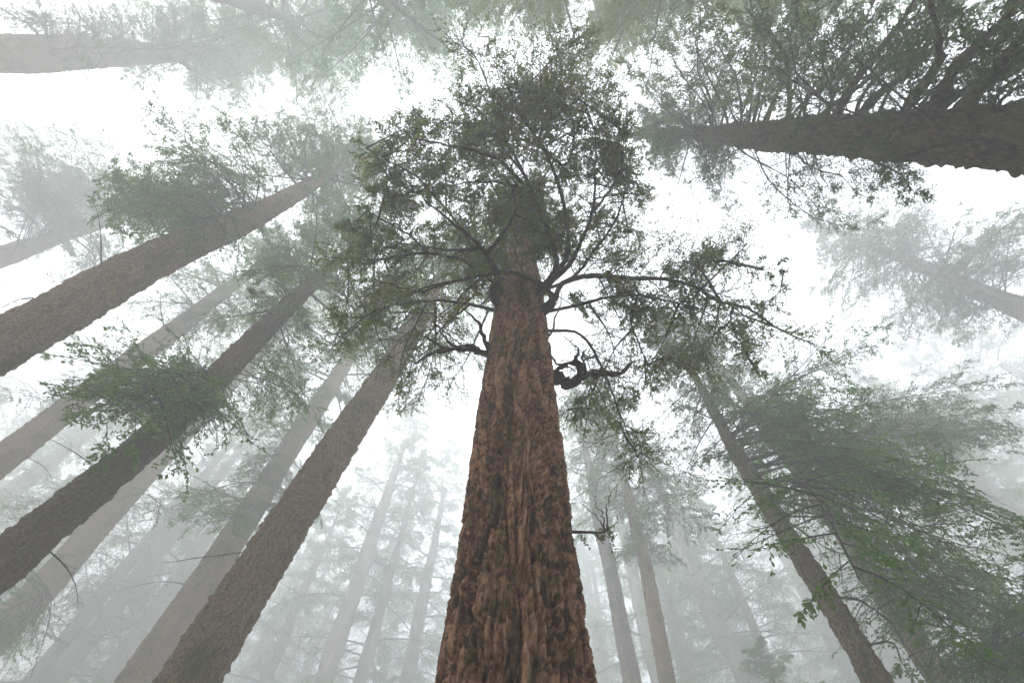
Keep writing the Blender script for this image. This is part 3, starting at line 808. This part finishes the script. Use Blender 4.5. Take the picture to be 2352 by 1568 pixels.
limb(T14, [(1795, 1215), (1775, 1205), (1740, 1213), (1710, 1222), (1670, 1225)], .022, .97, label="bare dead branch with lichen", n1=0, store=False, knob=.2,
     sub=[(.45, [(1720, 1205), (1708, 1188)], .011, .97), (.3, [(1752, 1195), (1757, 1178)], .011, .97), (.6, [(1720, 1215), (1718, 1190), (1695, 1200)], .008, .97)])
limb(T14, [(1925, 1355), (1960, 1372), (2000, 1390), (2040, 1420), (2070, 1470), (2110, 1520)], .03, .95, label="bare limb arching down to the right", store=False, knob=.12)
limb(T14, [(2020, 1470), (2040, 1475), (2075, 1520), (2120, 1590)], .025, .9, label="knobbly low limb", n1=3, store=False, knob=.15)
for p, k in (([(1775, 1170), (1830, 1210), (1900, 1260), (1990, 1290), (2080, 1330), (2200, 1380)], .8), ([(1745, 1125), (1800, 1110), (1870, 1105), (1960, 1130), (2080, 1170), (2220, 1200)], .85),
          ([(1730, 1100), (1790, 1150), (1860, 1180), (1960, 1200), (2080, 1230), (2230, 1260)], .8), ([(1700, 1060), (1760, 1050), (1850, 1020), (1960, 1010), (2100, 1030)], .85),
          ([(1690, 1040), (1760, 980), (1850, 950), (1960, 930), (2070, 900)], .9), ([(1680, 1010), (1730, 940), (1800, 880), (1900, 840), (2000, 800)], .95)):
    limb(T14, p, .024, k, n1=13, store=False, leaf=L_DARK, lf=.045, lw=.010, n2=8, n3=5, f1=.34, knob=.1)
mass(T14, (1740, 1110, 1680, 1010), (2050, 1060), (150, 80), 11, 'spruce', L_DARK, .88, .15, .65)
mass(T14, (1760, 1150, 1700, 1050), (2200, 1120), (120, 90), 14, 'spruce', L_GREEN, .85, .15, .7)
mass(T14, (1700, 1060, 1640, 950), (1900, 940), (150, 80), 13, 'spruce', L_GREEN, .95, .1, 1.1)
mass(T14, (1690, 1030, 1640, 950), (2020, 820), (90, 70), 9, 'thin', L_GREEN, .95)
mass(T14, (1780, 1190, 1740, 1110), (2190, 1240), (110, 60), 10, 'spruce', L_GREEN, .8)
crown(T14, 10.2, .55, L_DARK)
T15 = make_tree("conifer_tree", "straight grey-brown trunk behind the curving mossy one at the lower right",
               [(2124, 1508), (2045, 1393), (1955, 1249), (1883, 1137), (1811, 1047)], 58, .58, 25, M_BROWN, taper=.2, seed=15)
mass(T15, (2030, 1380, 1960, 1260), (2180, 1360), (120, 60), 13, 'spruce', L_GREEN, .78, .1, .7)
mass(T15, (2060, 1420, 2000, 1320), (2260, 1440), (90, 50), 10, 'spruce', L_GREEN, .7)
mass(T15, (1850, 1100, 1780, 1010), (1960, 1080), (90, 70), 7, 'spruce', L_DARK, 1.0)
mass(T15, (1850, 1100, 1780, 1010), (2250, 960), (90, 80), 14, 'spruce', L_DARK, 1.0, .1, 1.0)
crown(T15, 13, .7, L_DARK)
# a near tree whose trunk stands outside the frame; its dark boughs fill the corner
T21 = make_tree("conifer_tree", "dark bushy green boughs filling the lower right corner of the view",
               [(2560, 1560), (2540, 1540)], 60, .36, 5.5, M_DARK, seed=16)
mass(T21, (2560, 1568, 2480, 1470), (2250, 1530), (120, 50), 18, 'spruce', L_GREEN, .9)
mass(T21, (2520, 1510, 2440, 1430), (2320, 1420), (70, 60), 11, 'spruce', L_GREEN, .9)
mass(T21, (2560, 1568, 2480, 1470), (2120, 1500), (60, 50), 6, 'spruce', L_GREEN, .9)
T19 = make_tree("conifer_tree", "hazy trunk reaching in from the right edge among feathery blue-grey boughs",
               [(2352, 710), (2225, 660), (2110, 610)], 50, .88, 34, M_BROWN, seed=17)
mass(T19, (2330, 700, 2150, 630), (2280, 540), (90, 90), 28, 'spruce', L_DARK, .95)
mass(T19, (2250, 670, 2050, 590), (2150, 710), (130, 80), 30, 'spruce', L_DARK, 1.0)
mass(T19, (2250, 670, 2000, 570), (2050, 510), (120, 80), 28, 'spruce', L_DARK, 1.0)
mass(T19, (2150, 630, 1950, 550), (1920, 630), (90, 80), 22, 'spruce', L_DARK, 1.0)
limb(T19, [(2300, 690), (2310, 665), (2335, 645), (2370, 640)], .04, 1.0, n1=0, store=False)
crown(T19, 19, 1.0, L_DARK)
T20 = make_tree("conifer_tree", "faint trunk far behind the green bough tips on the right",
               [(2290, 1150), (2130, 1000)], 42, 1.1, 34, M_GREY, seed=18)
mass(T20, (2200, 1070, 2080, 950), (2200, 930), (120, 70), 18, 'spruce', L_GREEN, 1.0)
mass(T20, (2200, 1070, 2080, 950), (2280, 1080), (80, 60), 10, 'spruce', L_GREEN, .95)
crown(T20, 19, 1.1, L_GREEN)
T17 = make_tree("conifer_tree", "thicker hazy trunk of the close pair between slim brown trunk and curving mossy one",
               [(1690, 1510), (1602, 1346), (1560, 1240)], 44, 1.25, 39, M_GREY, seed=19)
mass(T17, (1640, 1420, 1560, 1240), (1560, 1400), (60, 70), 12, 'spruce', L_GREEN, 1.0)
mass(T17, (1600, 1340, 1540, 1200), (1640, 1290), (90, 60), 14, 'spruce', L_GREEN, 1.0)
crown(T17, 16, 1.2, L_GREEN)
T18 = make_tree("conifer_tree", "thin hazy trunk at the bottom right of a thicker hazy one, above a misty bush",
               [(1745, 1475), (1692, 1346), (1640, 1230)], 25, .75, 34, M_BROWN, seed=20)
mass(T18, (1745, 1475, 1660, 1270), (1790, 1340), (90, 90), 18, 'spruce', L_GREEN, 1.0)
crown(T18, 15, 1.1, L_GREEN)
T22 = make_tree("conifer_tree", "small misty tree whose green crown rises over the bottom edge right of centre",
               [(1800, 1640), (1760, 1500)], 12, .2, 12.5, M_BROWN, seed=21)
crown(T22, 3.5, .9, L_GREEN, 1)
T16 = make_tree("conifer_tree", "pale trunk nearly lost in fog between the curving mossy trunk and the straight one",
               [(2045, 1490), (1923, 1290)], 30, 1.0, 36, M_GREY, seed=22)
crown(T16, 22, 1.1, L_GREEN)

# small dead stubs and twigs up the trunks
for T, n in ((T3, 7), (T5, 6), (T6, 8), (T7, 6), (T8, 8), (T9, 9), (T12, 7), (T13, 9), (T14, 10), (T15, 8), (T17, 5), (T18, 5), (T19, 5), (T1, 6)):
    r = T.rng
    zs_ = np.interp(np.linspace(0, 1, n), [0, 1], [T.zA*1.02, T.zA + (T.H-T.zA)*.55]) + r.uniform(-.4, .4, n)
    for z in zs_:
        b = at_z(T, z); a = r.uniform(0, 6.28); L = r.uniform(.5, 1.5)*(.5+T.D*.6)
        tip = b + np.array([math.cos(a), math.sin(a), r.uniform(-.3, .35)])*(L+float(T.rad(z)))
        place_bough(T, b, tip, 'dead', L_DARK, r)
# ================================================================== far trees fading into the fog
FAR = [  # picture point on the trunk low down, width there, diameter, top, crown base, label
 ((745, 1560), 42, 1.1, 42, 20, "dim grey trunk in fog midway between the big textured trunk and the great tree"),
 ((935, 1560), 32, 1.0, 40, 16, "dim slender tree in the fog just left of the great tree's base"),
 ((830, 1568), 22, .9, 40, 12, "dim tree low between the hazy grey-brown trunk and the great tree, nearer the great tree"), ((640, 1568), 22, .9, 40, 11, "dim thin tree just left of the big textured trunk's foot"), ((560, 1600), 20, .9, 38, 10, "dim thin tree low in the lower left, its foot left of the hazy grey-brown trunk"),
 ((180, 1568), 26, 1.0, 42, 13, "pale tree low at the left, in the gap under the pale brown trunk"), ((60, 1590), 24, 1.0, 40, 12, "pale tree in the bottom left corner, right of the corner itself"), ((-120, 1500), 28, 1.0, 40, 14, "pale tree rising from beyond the bottom left corner"), ((300, 1500), 22, 1.0, 44, 16, "pale tree showing low between the pale brown trunk and the hazy grey-brown one"),
 ((-80, 1200), 34, 1.1, 40, 16, "pale tree beyond the left edge at the height of the dark straight trunk"), ((-200, 900), 38, 1.1, 40, 18, "pale tree beyond the left edge between the broad brown trunk and the slim one"), ((-250, 350), 40, 1.1, 38, 20, "pale tree beyond the left edge above the broad brown trunk"),
 ((1400, 1568), 20, .8, 40, 14, None), ((1600, 1600), 24, .9, 38, 12, None), ((1900, 1600), 22, .9, 38, 11, None),
 ((1960, 1560), 30, .9, 38, 16, "pale fogged trunk leaning at the bottom beside the curving mossy trunk's foot"),
 ((2250, 1600), 26, .9, 36, 14, None), ((2500, 1300), 34, 1.0, 38, 16, None), ((2600, 1000), 36, 1.0, 38, 18, None), ((2600, 520), 34, 1.0, 36, 18, None),
 ((1120, 1600), 20, .9, 42, 14, None), ((480, 1700), 16, .9, 34, 8, None), ((880, 1700), 15, .9, 36, 9, None), ((700, 1750), 14, .9, 34, 8, None), ((230, 1700), 17, .9, 34, 9, None),
 ((-30, 1700), 20, .9, 34, 9, None), ((1060, 1750), 14, .9, 36, 10, None), ((1480, 1750), 14, .9, 36, 9, None), ((1700, 1750), 16, .9, 34, 8, None), ((1850, 1700), 17, .9, 34, 9, None), ((2150, 1750), 19, .9, 34, 9, None), ((1000, 1600), 18, .9, 36, 10, None), ((1330, 1600), 22, .9, 42, 18, None),
]
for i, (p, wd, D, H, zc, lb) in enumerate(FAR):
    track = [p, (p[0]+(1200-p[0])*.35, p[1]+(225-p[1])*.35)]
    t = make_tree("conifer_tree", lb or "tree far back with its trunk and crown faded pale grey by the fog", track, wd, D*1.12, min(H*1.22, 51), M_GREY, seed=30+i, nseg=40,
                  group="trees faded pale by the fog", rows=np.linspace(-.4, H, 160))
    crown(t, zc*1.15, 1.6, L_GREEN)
r = np.random.default_rng(4)
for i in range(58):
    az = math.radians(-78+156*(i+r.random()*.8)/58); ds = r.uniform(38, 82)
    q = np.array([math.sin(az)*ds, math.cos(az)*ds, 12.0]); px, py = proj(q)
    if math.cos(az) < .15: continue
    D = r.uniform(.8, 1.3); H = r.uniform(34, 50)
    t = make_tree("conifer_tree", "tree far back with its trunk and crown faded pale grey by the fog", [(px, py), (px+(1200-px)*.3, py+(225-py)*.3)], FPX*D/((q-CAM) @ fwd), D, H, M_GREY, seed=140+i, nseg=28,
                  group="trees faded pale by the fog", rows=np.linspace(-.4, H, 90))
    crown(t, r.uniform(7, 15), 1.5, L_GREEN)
# trees standing behind the viewer: only their crowns come into the top of the view; h is the height that shows at the point
OVER = [(930, 30, 27, 34, 1.0, "foggy tree whose crown hangs down from the top edge left of centre"),
        (1070, -60, 27, 33, .9, "foggy tree whose narrow crown shows at the middle of the top edge"),
        (1260, -50, 21, 27, .8, "tree whose fine leafy crown reaches down from the top edge above the great tree"),
        (1470, -20, 21, 28, .9, "tree whose olive crown fills the gap between the great tree and the mossy limbs"),
        (720, 60, 34, 41, 1.2, "pale green crown beyond the tip of the level fogged trunk"),
        (560, -150, 30, 40, 1.1, "tree behind the viewer whose hazy trunk slants in at the top edge left of centre"), (1650, -160, 22, 30, 1.0, "tree behind the viewer showing thin sprays above the tip of the mossy trunk"), (2050, -150, 18, 28, 1.0, "tree behind the viewer hidden above the thick mossy limbs")]
for i, (px, py, h, H, wdt, lb) in enumerate(OVER):
    d = ray(px, py); q = CAM + d*(h-1.6)/d[2]
    A_ = np.array([q[0], q[1], 2.0])
    wpx = 30.0
    t = Tree(); 
    t = make_tree("conifer_tree", lb or "tree behind the viewer whose crown hangs over the top edge", [(px, py), (px+(1200-px)*.5, py+(225-py)*.5)], FPX*.6/((q-CAM) @ fwd), .6, H, M_GREY, seed=80+i, nseg=32,
                  group=None if lb else "trees standing behind the viewer", rows=np.linspace(-.4, H, 140), lean_top=.2)
    crown(t, h-6, wdt, L_MAIN if 2 <= i < 4 else L_GREEN)

# ================================================================== the fog
hz = bpy.data.materials.new("haze"); hz.use_nodes = True; hn = hz.node_tree
hn.nodes.remove(hn.nodes['Principled BSDF'])
pv = hn.nodes.new('ShaderNodeVolumePrincipled')
pv.inputs['Color'].default_value = (.945, .953, .964, 1); pv.inputs['Density'].default_value = HAZE; pv.inputs['Anisotropy'].default_value = .25
hn.links.new(pv.outputs[0], hn.nodes['Material Output'].inputs['Volume'])
c = np.array([[x, y, z] for x in (-175, 175) for y in (-155, 195) for z in (-2.5, 54)], float)
link("haze", mesh_from("haze", c, np.array([[0, 1, 3, 2], [4, 6, 7, 5], [0, 4, 5, 1], [2, 3, 7, 6], [0, 2, 6, 4], [1, 5, 7, 3]]), [hz]), kind="stuff", label="thick pale fog between the trees")
